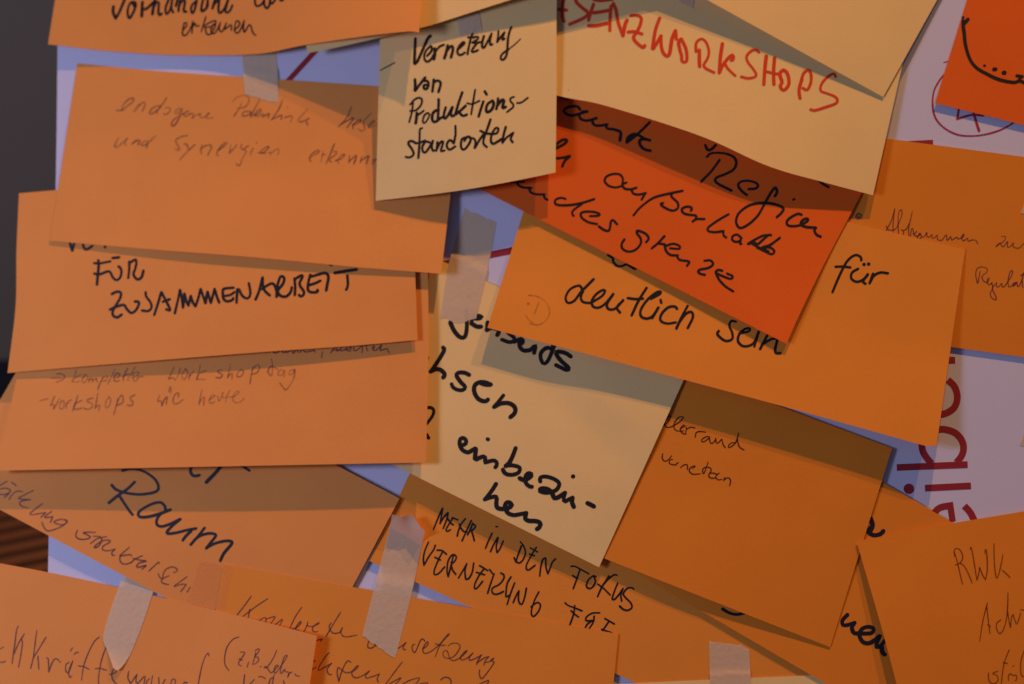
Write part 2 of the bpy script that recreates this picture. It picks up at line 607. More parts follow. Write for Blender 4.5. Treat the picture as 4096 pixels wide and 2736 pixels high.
def tape(key, keys, left, right, label, mat=None, nu=10, nv=30, curl=None, lift=0.13, ragged=(3.5, 4.5), drop=()):
    """a torn strip of tape that lies over the named sheets; left and right are its long sides from top to bottom"""
    L, R = resample(left, nv), resample(right, nv)
    rng = random.Random(len(label) * 13 + nv)
    e0 = [rng.uniform(-1, 1) * ragged[0] for _ in range(nu + 1)]
    e1 = [rng.uniform(-1, 1) * ragged[1] for _ in range(nu + 1)]
    P, Hh = [], []
    for j in range(nv + 1):
        v = j / nv
        row, hr = [], []
        for i in range(nu + 1):
            u = i / nu
            x, y = L[j][0] + (R[j][0] - L[j][0]) * u, L[j][1] + (R[j][1] - L[j][1]) * u
            y += e0[i] * max(0, 1 - v * nv) + e1[i] * max(0, 1 - (1 - v) * nv)
            for d in drop:                                 # torn curved ends
                y += d(u, v)
            loc, nor = topmost(keys, x, y)
            h = N.dot(loc) * 1000 if loc is not None else 0.0
            row.append((x, y))
            hr.append(h)
        P.append(row)
        Hh.append(hr)
    # the strip bridges steps: spread the highest neighbour, then soften
    for _ in range(3):
        Hh = [[max(Hh[max(0, j - 1)][i], Hh[j][i], Hh[min(nv, j + 1)][i]) for i in range(nu + 1)] for j in range(nv + 1)]
    for _ in range(4):
        Hs = [[max(Hh[j][i], 0.25 * (Hh[max(0, j - 1)][i] + Hh[min(nv, j + 1)][i]) + 0.5 * Hh[j][i]) for i in range(nu + 1)] for j in range(nv + 1)]
        Hh = Hs
    verts, faces = [], []
    for j in range(nv + 1):
        for i in range(nu + 1):
            h = Hh[j][i] + lift + (curl(i / nu, j / nv) if curl else 0.0)
            verts.append(at(P[j][i][0], P[j][i][1], h))
    for j in range(nv):
        for i in range(nu):
            a = j * (nu + 1) + i
            faces.append((a, a + nu + 1, a + nu + 2, a + 1))
    o = link_mesh('tape_strip', verts, faces, mat or TAPE)
    TREES[key] = BVHTree.FromPolygons([tuple(v) for v in verts], faces)
    ROOTS[key] = o
    return tag(o, label, 'tape', 'strips of tape holding the cards')


tape('t1', ['board', 'J'], [(965, 60), (968, 227), (979, 376)], [(1102, 60), (1107, 225), (1115, 396)],
     'short masking tape strip above the words endogene Potentiale', drop=(lambda u, v: (22 * math.sin(u * 2.4) * u if v > 0.99 else 0.0),))
tape('t2', ['board', 'Q'], [(1857, 835), (1824, 950), (1790, 1080), (1761, 1271)], [(1986, 887), (1966, 1000), (1938, 1130), (1905, 1268)],
     'long masking tape strip over the red line beside the jenseits word', ragged=(5, 5),
     drop=(lambda u, v: (24 * math.sin(u * math.pi * 0.9) ** 2 if v > 0.99 else 0.0),))
tape('t3', ['board', 'P', 'N'], [(1568, 2056), (1556, 2120), (1497, 2353), (1449, 2541)], [(1700, 2128), (1690, 2165), (1644, 2384), (1580, 2637)],
     'long tape strip with a curled top beside MEHR IN', ragged=(4, 5),
     curl=lambda u, v: 4.5 * max(0.0, 1 - v / 0.10) ** 2,
     drop=(lambda u, v: -40 * math.exp(-((u - 0.6) / 0.25) ** 2) * max(0.0, 1 - v * 14),))
tape('t4', ['board', 'O'], [(520, 2210), (491, 2311), (473, 2353), (414, 2536), (430, 2602), (454, 2672)],
     [(650, 2260), (611, 2373), (576, 2480), (532, 2593), (505, 2645), (472, 2684)],
     'slanted tape strip with a pointed torn end at the bottom left', curl=lambda u, v: 1.6 * max(0.0, (v - 0.8) / 0.2) ** 2)
tape('t5', ['M', 'N'], [(800, 2240), (772, 2330), (745, 2416)], [(935, 2266), (915, 2360), (898, 2440)],
     'clear tape patch over the left end of the Konkrete Umsetzung card', mat=CLEAR, ragged=(1, 1))
tape('t6', ['C'], [(1800, -60), (1822, 60), (1838, 150)], [(1900, -80), (1916, 50), (1930, 120)],
     'tape scrap at the head of the upright yellow card', ragged=(3, 4))
tape('t7', ['P', 'U'], [(2836, 2565), (2838, 2650), (2842, 2800)], [(2996, 2582), (3000, 2660), (3008, 2800)],
     'upright tape strip at the bottom edge right of centre', ragged=(4, 3),
     drop=(lambda u, v: (16 * max(0.0, u - 0.75) ** 2 * 16 * max(0.0, 1 - v * 8)),))
tape('t8', ['H'], [(4110, 760), (4095, 820), (4081, 852)], [(4250, 800), (4230, 850), (4215, 880)],
     'tape scrap at the right picture edge on the dull orange card', ragged=(2, 3))
tape('t9', ['board'], [(4112, 1690), (4098, 1730), (4080, 1780)], [(4250, 1730), (4240, 1780), (4220, 1830)],
     'tape scrap at the right picture edge beside the printed letters', ragged=(2, 3))
tape('t10', ['D'], [(2690, -90), (2705, -30), (2714, 8)], [(2790, -90), (2780, -30), (2772, 36)],
     'tape scrap at the head of the card with red capitals', ragged=(3, 4))

# ------------------------------------------------------------------ the dim room behind
wall_m = plain('dim_wall', (0.17, 0.135, 0.085), 0.8)
skirt_m = plain('black_skirting', (0.012, 0.011, 0.010), 0.6)
slat_m = plain('dark_brown_slat', (0.15, 0.05, 0.012), 0.55)
gap_m = plain('black_gap', (0.010, 0.007, 0.005), 0.9)
FZ = CZ - 0.60                                              # floor height
WY = CY + 1.035                                              # wall distance
def box_mesh(cx, cy, cz, sx, sy, sz, ang=0.0):
    vs, ca, sa = [], math.cos(ang), math.sin(ang)
    for dz in (-1, 1):
        for dx, dy in ((-1, -1), (1, -1), (1, 1), (-1, 1)):
            x, y = dx * sx / 2, dy * sy / 2
            vs.append(Vector((cx + x * ca - y * sa, cy + x * sa + y * ca, cz + dz * sz / 2)))
    fs = [(0, 3, 2, 1), (4, 5, 6, 7), (0, 1, 5, 4), (1, 2, 6, 5), (2, 3, 7, 6), (3, 0, 4, 7)]
    return vs, fs
v, f = box_mesh(0, WY + 0.05, (CZ - 0.12 + FZ + 0.045) / 2, 8, 0.1, CZ - 0.12 - FZ - 0.045)
wall = link_mesh('wall', v, f, wall_m, smooth=False); wall['kind'] = 'structure'
v, f = box_mesh(0, WY + 0.056, FZ + 0.0225, 8, 0.1, 0.045)
sk = link_mesh('skirting', v, f, skirt_m, smooth=False); sk['kind'] = 'structure'
v, f = box_mesh(0, 0, FZ - 0.04, 9, 9, 0.02)
fl = link_mesh('floor', v, f, gap_m, smooth=False); fl['kind'] = 'structure'
vs, fs = [], []
ang = math.radians(16)
for i in range(-110, 111):
    d = i * 0.017
    v, f = box_mesh(-0.6 - d * math.sin(ang), WY - 0.6 + d * math.cos(ang), FZ - 0.006, 9, 0.0095, 0.012, ang)
    fs += [tuple(q + len(vs) for q in g) for g in f]
    vs += v
sl = link_mesh('slatted_floor', vs, fs, slat_m, smooth=False); sl['kind'] = 'structure'

# ------------------------------------------------------------------ print and handwriting
# printed letters and lines of the poster (flat cut ends)
def bar(key, mat, width, pts, name):
    v, f = stroke_mesh(key, [(pts, width)], 0.00006, 0.0, 0.0, caps=False)
    return link_mesh(name, v, f, mat, ROOTS[key], smooth=True)


Z = 2.0107
for w_, t_ in ((27, '600,207 765,202'), (27, '706,360 760,415 783,500 760,580 700,625 640,638 590,620'),
               (27, '500,840 498,905 520,965 575,1035'), (27, '560,800 620,763 690,760 770,790 820,850 833,915 815,975 775,1025'),
               (27, '295,1066 865,1042'), (27, '522,1232 892,1213'), (27, '590,1440 640,1390 742,1369'),
               (25, '722,1345 745,1500'), (27, '838,1374 885,1425 918,1490')):
    bar('board', PRINT, w_, S(3440, 1340, Z, t_)[0], 'printed_letter')
write('board', PRINT, 42, S(3440, 1340, Z, '392,1237'), name='printed_letter', jit=0)
bar('board', PRINT, 26, [(3600, 579), (3732, 572)], 'printed_letter')
bar('board', PRINT, 21, [(1060, 425), (1340, 118)], 'printed_line')
bar('board', PRINT, 27, [(1680, 1075), (2120, 988)], 'printed_line')
write('board', REDPEN, 7, S(3072, 0, 2.292, '1720,600 1610,690 1555,765 1520,840 1508,940 1520,1040 1560,1120 1640,1190 1740,1235 1850,1247 1980,1235 2120,1195 2240,1130 2300,1050'), name='drawn_circle')
write('board', REDPEN, 10, S(3072, 0, 2.292, '1755,960 1735,1090 | 1735,1090 1860,1055 1970,1060 | 1870,990 1912,1130 1935,1200'), name='handwritten_number')
write('board', REDPEN, 4, S(3072, 0, 2.292, '1612,573 1650,562 1700,540'), name='pen_stroke')

# top left card
write('A', MARKER, 12, S(420, 0, 2.935, '''100,78 95,140 125,215 | 125,215 165,150 232,-8 | 440,25 435,110 432,190 |
 440,115 490,100 540,55 575,20 | 590,-8 570,80 557,165'''))
write('A', MARKER, 9.5, S(420, 0, 2.935, '''340,72 322,40 290,45 267,120 272,190 292,212 330,150 362,60 345,22 305,28 | 565,100 605,28 632,35
 627,140 642,178 665,160 | 750,-8 712,90 722,165 760,120 792,-5 | 788,5 778,90 800,145 | 850,-8 832,70 | 882,0 862,130 | 865,70 912,5
 938,15 925,125 955,138 | 1062,18 1012,80 1022,155 1050,120 1078,5 | 1152,-8 1132,90 1142,132 1200,80 1207,-5 | 1207,0 1190,100 |
 1292,-8 1262,100 | 1268,65 1325,0 | 1342,-8 1332,110 1352,152 1402,100 1447,-8 | 1445,0 1415,120 1432,150 1470,120 1495,65 |
 1760,-8 1765,50 1790,72 1840,50 1872,-5 | 1870,0 1872,60 1900,98 1930,60 1940,-8 | 1940,20 1960,45 2000,-5 | 2050,-8 2075,8 2092,-8'''))
write('A', MARKER, 6, S(420, 0, 2.935, '''920,350 960,300 955,270 930,275 915,350 910,400 935,418 970,390 1010,320 1030,255 | 1030,250 1020,390 |
 1025,330 1050,270 1070,305 1105,300 | 1185,195 1150,310 1130,370 | 1160,310 1220,270 1290,242 1300,265 1250,310 1180,322 |
 1175,320 1190,390 1210,405 1250,390 1300,290 1270,290 1245,360 1270,395 1310,360 1355,265 | 1355,265 1340,340 1375,370 1425,270 |
 1425,270 1405,345 1440,320 1480,290 1485,355 | 1525,350 1580,290 1570,250 1540,255 1520,350 1550,388 1590,350 1635,240 |
 1635,240 1625,330 1640,375 1690,295 1715,310 1735,380 1770,415'''), taper=0.3)

# upright yellow card
V = (1500, 90, 3.787)
write('C', MARKER, 12, S(*V, '''612,245 603,440 597,615 | 605,625 645,585 720,420 800,245 842,205 | 1100,350 1085,430 1052,540 |
 905,395 907,480 892,555'''), S(*V, '''1090,430 1135,370 1175,360 1178,430 1152,525'''))
write('C', MARKER, 9.5, S(*V, '''790,505 855,430 852,355 805,390 757,460 747,545 790,595 850,555 900,470 | 915,440 940,410 980,365 1043,338 |
 1255,410 1330,345 1360,305 1330,300 1275,360 1247,430 1262,480 1300,492 1360,458 | 1510,80 1450,250 1415,400 1402,478 | 1412,225 1500,225 |
 1480,225 1555,217 1558,250 1475,303 | 1475,305 1540,308 1595,296 | 1540,320 1480,400 1467,443 1505,443 1558,418 | 1650,205 1627,290 1625,370 1655,378
 1710,280 1765,170 | 1765,170 1742,280 1747,338 1775,330 | 1870,133 1865,210 1850,295 | 1855,290 1905,220 1960,150 | 1960,150 1925,260 1962,246 |
 2065,72 2035,150 2015,250 2005,400 1990,500 1950,560 1915,560 1905,520 1940,465 2020,410'''))
write('C', MARKER, 5, S(*V, '''2020,410 2120,330 2203,252 | 80,725 180,672 300,608'''))
write('C', MARKER, 11, S(*V, '''605,862 610,960 603,1025 | 612,1032 670,950 760,835 | 740,885 795,888 812,940 790,1000 757,1008 735,980 750,945 778,948 |
 890,867 880,960 870,1043 | 885,915 940,880 992,905 985,975 962,1050'''))
P_ = (1500, 340, 3.669)
write('C', MARKER, 8, S(*P_, '''560,255 540,400 503,543 | 515,288 580,215 650,187 690,220 670,300 600,370 517,380 | 612,452 660,420 715,378 |
 770,408 722,450 702,530 722,558 770,510 800,430 770,408 | 1470,72 1440,250 1412,428 | 1352,268 1430,278 1533,232 | 2040,175 1995,190 1985,230 2030,290
 2022,330 1970,370 1937,398 | 2085,265 2150,255 2243,188'''))
write('C', MARKER, 11.5, S(*P_, '''615,410 607,500 597,562 | 900,372 858,402 838,465 850,530 895,538 955,490 1010,462 | 935,212 932,350 922,505 | 1037,332 1012,430
 1022,495 1065,455 1135,325 | 1135,325 1112,420 1132,458 1165,443 | 1280,110 1222,280 1182,425 | 1195,425 1250,380 1328,308 | 1235,392 1268,440 1302,452 1345,435 |
 1590,245 1555,350 1522,460 | 1612,95 1638,138 | 1722,230 1652,282 1630,370 1658,398 1720,350 1742,272 1722,230 | 1805,200 1800,270 1782,350 | 1797,300 1860,222 1892,232
 1870,335 1918,322'''))
write('C', MARKER, 9.5, S(*P_, '''605,855 540,822 497,835 492,868 542,940 568,1010 530,1053 490,1063 455,1054 | 690,633 660,652 655,760 650,900 637,1068 |
 590,853 650,848 733,815 | 800,842 742,832 697,902 702,970 742,988 800,910 850,820 | 850,818 832,900 847,962 870,960 | 915,838 910,900 902,962 | 912,930 960,842
 1000,832 985,900 967,968 1018,962 | 1157,852 1102,808 1057,862 1062,920 1102,948 1177,902 | 1180,602 1182,722 1157,855 | 1320,772 1272,802 1262,900 1292,948 1342,918
 1400,822 1390,762 1342,768 1312,818 | 1402,777 1450,787 1475,832 1462,922 | 1470,920 1530,812 1602,712 | 1695,505 1650,640 1602,770 1592,858 1640,910 | 1547,672 1622,705
 1722,722 | 1720,722 1788,705 1812,652 1790,625 1752,652 1712,732 1702,820 1732,863 1800,830 1860,792 | 1920,615 1890,720 1870,838 | 1872,845 1930,772 2028,702 |
 2028,702 1992,790 2020,838'''))

# red capitals
D_ = (2220, 0, 3.787)
write('D', REDMARK, 14, S(*D_, '''130,-20 110,120 112,250 132,325 | 15,135 100,150 172,155 | 305,-20 328,40 400,110 490,182 497,222 420,282 300,335 222,368 |
 582,65 545,180 507,305 | 582,195 700,180 818,156 | 508,390 620,390 788,355 | 590,-5 700,8 870,-12 | 850,95 835,250 830,460 | 882,55 920,150 960,350 1030,540 |
 1030,540 1060,380 1092,305 | 1152,237 1230,232 1303,267 1298,350 1258,450 1200,540 1192,590 1250,660 1335,722 1358,692 | 1110,485 1210,482 1315,515 |
 1585,275 1520,460 1477,730 | 1490,738 1550,640 1605,545 | 1605,545 1610,700 1640,800 1698,852 1738,800 1770,600 1823,465 | 1828,470 1838,590 |
 1910,592 1872,642 1890,750 1918,850 1920,920 1968,942 1998,900 1988,760 1948,660 1910,592'''))
D2 = (2780, 80, 3.787)
write('D', REDMARK, 14, S(*D2, '''65,455 65,600 70,705 | 415,360 385,560 367,795 | 370,800 420,690 500,582 568,532 578,590 552,610 | 1080,545 1060,720 1042,975 |
 1205,575 1190,780 1195,975 | 1340,762 1292,792 1292,860 1318,940 1292,1000 1312,1048 1360,1058 1418,980 1418,880 1388,792 1340,758 | 1620,900 1582,1020 1577,1100 1590,1185'''))
write('D', REDMARK, 11.5, S(*D2, '''15,480 15,360 60,302 120,292 180,362 210,480 190,580 132,680 160,730 230,768 288,795 | 442,642 500,740 608,843 | 970,490 920,452 850,472
 782,550 802,640 880,740 928,830 890,868 800,883 702,860 | 1080,782 1170,805 1258,820 | 1602,930 1650,802 1720,762 1758,830 1753,950 1700,1058 1632,1032 | 2128,858 2110,818
 2050,832 1950,920 1902,1010 1912,1080 2000,1112 2120,1162 2158,1220 2120,1270 1980,1320 1820,1368 1752,1356'''))

# red card
F1 = (2200, 370, 3.669)
write('F', MARKER, 11.5, S(*F1, '''80,38 180,62 250,88 | 440,250 400,207 300,207 208,252 232,310 330,338 430,312 545,282 | 470,285 540,278 | 430,312 442,380 520,413 620,398 680,376 |
 622,398 632,460 690,488 780,480 838,470 | 822,490 842,530 930,541 1020,570 1038,600 1025,705 | 1460,440 1350,550 1250,640 1127,733 | 1122,728 1142,660 1220,612 1290,622
 1390,680 1465,702 | 1200,640 1150,690 | 1455,700 1400,686 1332,692 1312,730 1342,800 1402,840 1473,855 | 60,790 170,702 238,692 248,712 200,760 60,835 |
 60,970 190,955 288,932 | 288,937 220,1000 182,1080'''))
write('F', MARKER, 9.5, S(*F1, '''1060,1370 960,1393 862,1368 802,1300 832,1232 920,1197 1018,1200 1068,1260 1063,1350 | 1060,1345 1120,1322 | 1065,1372 1102,1413 1190,1420 1268,1397 |
 1190,1420 1222,1480 1280,1498 1350,1490 1403,1476 | 1400,1476 1345,1570'''))
F2 = (2780, 570, 3.669)
write('F', MARKER, 10.5, S(*F2, '''360,257 240,420 92,573 | 175,210 230,162 330,152 460,167 570,217 605,300 560,400 430,470 322,512 292,560 342,610 440,660 533,705 |
 150,40 187,112 250,92 300,40 | 788,685 890,675 923,630 880,587 770,562 670,577 632,630 682,710 758,770 | 1170,788 1200,740 1195,682 1172,662 1112,740 1030,880 930,1060 800,1190
 670,1255 612,1200 607,1120 650,1030 780,930 920,892 1080,890 1230,925 1298,970 1270,1030 1202,1093 | 1445,838 1455,832 | 1563,1060 1510,1047 1420,1090 1352,1150 1357,1210
 1430,1228 1540,1213 1640,1160 1658,1122 1610,1122 1562,1160 1562,1210 1640,1240 1773,1250 | 1775,1252 1752,1290 1782,1350 1843,1383 | 1800,540 1880,610 1958,653'''))
F3 = (2048, 684, 2.292)
write('F', MARKER, 9.5, S(*F3, '''1115,405 1180,330 1300,245 1450,205 1563,181 | 1468,200 1463,235 1518,290 1520,340 1470,363 1400,335 1362,302 1385,294 | 1640,365 1648,337 1600,327
 1557,350 1572,385 1620,400 1688,410 1680,443 | 1657,463 1690,441 1763,440 | 1985,397 1900,445 1802,515 1802,550 1860,560 1938,551 | 1938,551 1940,590 1963,609'''),
      S(*F2, '''680,1400 622,1352 557,1372 547,1430 602,1458 660,1438 680,1400 | 672,1440 652,1480 680,1488 | 777,1488 890,1420 1000,1367 1108,1357 | 782,1488 888,1472 898,1500 |
 852,1495 960,1550 1080,1598 | 1245,1402 1150,1470 1080,1512 1010,1530 952,1560'''),
      S(3072, 684, 2.292, '-90,670 0,590 28,588 | 108,612 20,680 -40,715 | -20,690 40,712 58,742 30,762 -30,735 -100,700'),
      S(*F3, '''-40,95 40,100 110,97 | 60,85 48,115 90,148 178,156 | 158,160 172,195 220,213 298,215 | 290,218 302,250 325,264 | 490,256 450,246 402,262 397,300 450,314
 550,310 650,290 753,257 | 640,302 562,360 552,395 565,410 | 717,413 790,410 803,395 760,377 680,372 632,387 642,430 700,468 778,486 | 963,488 930,452 907,462 900,510 885,548
 840,538 797,507 | 1230,653 1253,615 1220,572 1150,547 1147,572 1180,620 1178,670 1130,723 1065,738 1012,710 1007,665 1030,627 | 1398,597 1340,660 1282,708 | 1345,665 1400,672 |
 1400,690 1480,667 1538,690 1530,713 1450,708 | 1402,690 1412,730 1450,768 1520,774 | 1510,778 1540,815 1623,830 1605,868 | 1765,823 1820,820 1843,855 1800,888 1720,905 1707,925
 1730,943 1768,952 | 1928,915 1890,907 1867,930 1900,950 2000,988 2023,965 1972,940 | 1872,942 1902,1000 1960,1060 2028,1103'''))

# orange card, deutlich sein für
write('G', MARKER, 10.5, S(*F3, '''650,1110 632,1062 600,1052 530,1087 492,1160 512,1208 570,1190 632,1110 700,1040 748,992 | 642,1110 632,1170 660,1204 730,1210 | 730,1205 820,1150 853,1102
 830,1092 772,1130 732,1190 742,1240 790,1253 850,1220 928,1128 | 928,1128 872,1215 882,1263 930,1268 970,1240 1018,1184 | 1018,1188 962,1250 990,1298 | 1233,1072 1160,1190 1097,1322 |
 1062,1165 1130,1174 1200,1170 | 1275,1172 1350,1130 1363,1106 1320,1117 1240,1182 1182,1270 1182,1330 1232,1353 1290,1330 1342,1252 | 1342,1252 1285,1348 | 1362,1182 1369,1208 |
 1513,1264 1490,1242 1430,1252 1372,1310 1362,1370 1420,1398 1500,1388 | 1610,1237 1560,1330 1507,1443 | 1530,1390 1590,1312 1643,1292 1658,1340 1612,1438 | 2050,1380 2010,1376
 1992,1420 2018,1480 2018,1540 1960,1558 1902,1520 1882,1490 1895,1467 | 2085,1490 2168,1470 2178,1442 2130,1452 2082,1500 2072,1560 2112,1603 2170,1603 2220,1570 2260,1480 |
 2260,1475 2222,1608 | 2338,1510 2275,1632 | 2290,1592 2380,1541 2428,1547 2412,1630 2420,1668 2458,1670 | 880,770 925,800 927,830 960,868 1000,873 1050,855 | 1062,862 1130,898'''),
      S(3072, 684, 2.292, '''855,818 850,790 810,770 760,792 710,850 650,970 592,1108 | 620,878 690,876 753,884 | 825,897 772,930 762,980 800,1013 850,1008 890,980 915,947 | 915,947
 872,1010 893,1033 | 963,942 932,1028 | 937,1018 970,960 1030,931 1098,937'''))
write('G', MARKER, 14, S(3072, 684, 2.292, '880,856 | 922,853'), jit=0)
write('G', FAINT, 5, S(*F3, '''150,1140 230,1150 310,1200 345,1290 310,1370 240,1410 160,1395 | 245,1210 225,1260 205,1310 | 130,1330 160,1370 190,1390'''), jit=0.3)
write('G', ink('orange_dot', (0.7, 0.12, 0.01)), 10, S(*F3, '148,1215'), jit=0)

# yellow card, jenseits einbeziehen
Q1, Q2, Q3 = (1700, 1180, 3.669), (1700, 1380, 3.669), (1800, 1720, 3.669)
write('Q', MARKER, 16.5, S(*Q1, '''370,402 420,510 490,600 550,628 592,600 612,500 615,400 607,225 | 637,28 | 680,415 760,463 823,464 | 682,408 702,330 780,302 838,325 780,347 735,345 | 920,402 915,480 905,515 |
 907,515 980,482 1078,512 1075,560 1060,588 | 1220,555 1300,620 1308,668 1240,693 1132,657 | 1310,690 1400,642 1440,670 1420,718 1380,700 1402,780 1460,818 1540,808 | 1400,690 1420,670 |
 1540,812 1620,740 1600,850 | 1880,740 1880,790 1782,777 1702,850 1700,940 1740,1008 1800,970 1860,840 1895,740 | 2138,903 2060,852 1952,832 1922,860 1990,960 2108,1070 2080,1103 2000,1068 1922,1030'''),
      S(*Q2, '''265,37 283,70 220,190 100,368 | 82,388 170,352 240,372 290,430 267,477 | 30,185 | 648,438 580,407 492,407 462,450 530,550 588,610 560,658 480,658 412,620 392,577 |
 968,580 880,547 800,547 732,590 722,680 772,780 850,823 908,818 923,800 | 950,588 880,583 825,562 | 1148,742 1080,830 1012,908 | 1017,908 1110,860 1220,852 1298,890 1328,950 1308,1010 1252,1058'''))
write('Q', MARKER, 13, S(*Q2, '20,922 80,917 128,950 110,1040 30,1150 | 20,1310 55,1363'))
write('Q', MARKER, 17, S(*Q3, '''150,222 220,210 238,160 200,117 152,132 142,210 182,290 260,328 320,300 368,272 | 378,277 373,350 365,420 382,433 450,400 508,390 518,440 510,478 570,460 640,447 683,470
 685,520 667,543 | 555,135 | 963,267 920,380 870,480 817,528 | 822,523 900,517 998,537 1028,570 998,630 900,658 812,638 777,582 | 1022,706 1090,735 1178,690 1198,650 1165,632 1122,652 1102,720 1122,790
 1178,833 1200,833 | 1325,752 1322,702 1390,682 1500,707 1588,760 1603,810 1560,878 1490,908 1400,918 1312,888 1350,857 1440,872 1500,930 1530,998 1590,985 1688,922 | 1350,890 1430,895 | 1688,922 1670,1000
 1680,1053 1740,1020 1798,992 | 1798,992 1790,1060 1818,1128 | 1805,680 | 2017,1072 2070,1098 2113,1122 | 675,792 620,880 522,1008 | 512,1018 600,987 680,982 680,1080 692,1138 760,1158 860,1140 908,1100
 855,1057 812,1090 812,1150 852,1218 930,1248 1010,1238 1118,1217 | 1118,1217 1105,1300 1160,1333 1240,1335 1308,1352 1328,1390 1300,1438 1277,1453'''))

# thin pen, ellerrand vernetzen
R_ = (2560, 1600, 4.515)
write('R', ink('black_pen', (0.04, 0.008, 0.006), 0.5, 0.9, 0.1), 4.6, S(*R_, '''420,460 500,400 550,310 530,280 480,340 445,430 480,485 540,490 610,460 720,390 780,320 760,300 690,320 630,400 610,470 640,540 700,560 790,555 |
 720,520 800,480 800,455 760,470 730,520 740,570 780,605 830,615 | 832,480 835,540 820,605 | 840,525 920,490 990,505 | 1010,600 995,675 | 1005,600 1050,570 1120,570 1185,580 |
 1250,665 1200,660 1120,710 1120,750 1170,745 1240,690 1255,665 | 1253,665 1260,740 1290,785 1340,750 1370,690 | 1370,695 1375,760 1410,775 1470,710 | 1478,708 1500,800 1540,860 |
 1720,775 1660,770 1600,820 1600,850 1650,840 1730,760 1780,600 | 1765,650 1760,740 1800,850 1880,900 | 410,970 400,1040 430,1095 480,1100 530,1060 570,1005 | 590,1075 550,1080 525,1130
 560,1160 650,1170 660,1140 690,1135 | 730,1220 790,1175 850,1170 860,1255 | 950,1235 1000,1195 950,1200 890,1250 910,1310 970,1340 1090,1330 | 1230,1120 1190,1240 1150,1330 1130,1280
 1150,1230 1220,1210 1280,1240 1280,1290 1250,1330 1245,1380 1290,1410 1370,1405 | 1260,1320 1330,1320 1390,1340 | 1430,1320 1380,1360 1370,1400 1410,1440 1480,1430 | 1510,1455 1530,1400 |
 1515,1445 1560,1410 1610,1410 1635,1460 1620,1545 | 187,985'''), taper=0.3)

# black capitals, FÜR ZUSAMMENARBEIT
K1, K2 = (350, 960, 3.354), (960, 1040, 4.193)
write('K', MARKER, 10.5, S(*K1, '''145,272 150,340 140,460 127,597 | 92,310 160,314 303,287 | 92,450 160,460 290,422 340,500 390,538 440,500 455,420 440,372 417,356 | 337,242 423,232 | 560,292 560,400 547,507 |
 562,310 640,262 655,300 640,390 617,450 642,508 690,528 730,490 750,412 | 327,724 400,692 448,710 438,780 390,860 342,950 342,1010 400,1038 458,1000 | 302,933 400,890 490,872 530,930 590,978 650,940 690,860
 680,827 637,825 | 780,702 790,760 848,840 858,910 810,953 732,945 | 897,1002 940,870 990,702 | 992,700 1040,790 1108,928 1090,943 1057,930 | 1012,828 1103,795 | 1172,982 1210,820 1240,672 | 1242,672 1265,780 1280,905 |
 1285,895 1300,722 | 1302,722 1320,800 1355,878 | 1357,876 1385,752 | 1387,752 1410,830 1450,888 | 1285,800 1300,760 | 1452,883 1490,770 1515,662 | 1520,658 1560,780 1580,846 | 1582,846 1610,697 | 1612,697 1655,842 |
 1657,840 1705,657 | 1705,657 1740,770 1768,838 | 1958,640 1830,655 1817,710 1827,790 1880,823 1948,800 1955,780 | 1852,750 1920,735 1968,702 | 2010,662 2005,750 2000,838 | 2032,662 2080,750 2140,783 2178,750 2183,680 2165,582'''))
write('K', MARKER, 11, S(*K2, '''262,662 320,520 375,305 | 378,295 385,430 420,520 498,592 | 372,488 450,430 540,392 590,440 612,520 | 625,480 612,615 | 625,600 632,420 672,292 710,272 743,310 720,400 642,500 642,560 700,608
 780,608 848,540 868,462 | 915,312 925,450 920,585 | 922,320 1030,257 1048,282 1002,380 1012,440 1068,520 1068,578 1020,612 992,587 | 1180,250 1152,350 1137,450 1152,520 1220,543 1298,533 1300,503 | 1162,420
 1260,390 1348,347 | 1182,282 1300,247 1418,217 1468,242 1483,300 1460,430 1447,507 | 1800,262 1810,390 1800,460 1782,497 | 1500,70 1535,85'''))
write('K', MARKER, 13, S(*K2, '1592,217 1770,186 1952,160'))
write('K', MARKER, 10, S(0, 684, 2.292, '640,655 662,730 | 664,730 682,655 | 757,655 772,708 800,718 845,688 | 960,680 964,700'))

# faint pencil, endogene Potentiale
J1, J2 = (440, 360, 4.193), (900, 360, 3.669)
write('J', PENCIL, 6.5, S(*J1, '''110,340 200,338 300,262 388,190 390,142 340,142 262,200 207,290 212,338 | 402,362 500,235 | 450,290 560,207 590,230 570,300 542,358 | 850,270 790,265 700,320 662,380 700,398 780,350 860,265 948,132 |
 850,275 800,340 788,392 | 935,292 1000,300 1013,340 960,400 905,405 | 1210,320 1170,306 1102,350 1102,388 1150,388 1210,322 1180,420 1120,540 1070,600 1032,580 1060,510 1180,420 1230,392 | 1232,410 1310,362 1320,347
 1262,370 1232,420 1270,438 1350,400 | 1330,402 1390,390 1400,420 1382,468 | 1385,465 1450,420 1518,396 1500,430 1530,458 1600,450 1668,382 1612,430 1640,473 1728,466 | 140,802 82,930 102,958 160,930 290,808 |
 290,808 252,880 260,928 | 372,908 430,842 | 382,890 470,842 498,852 470,918 | 640,862 580,862 522,910 542,933 620,900 768,768 | 640,882 612,968 | 1298,765 1200,782 1112,830 1112,880 1168,988 1130,1003 1087,985 |
 1247,905 1290,912 1310,980 1330,1000 | 1423,917 1300,1030 1172,1168 | 1550,922 1522,1010 1532,1062 | 1522,990 1610,932 1688,927 1700,970 1642,1087 | 1822,1010 1948,910 1953,882 1900,902 1812,1010 1792,1080 1820,1098 |
 2030,922 2002,1058 | 2002,1058 2060,1000 2128,918'''), taper=0.3, jit=0.25)
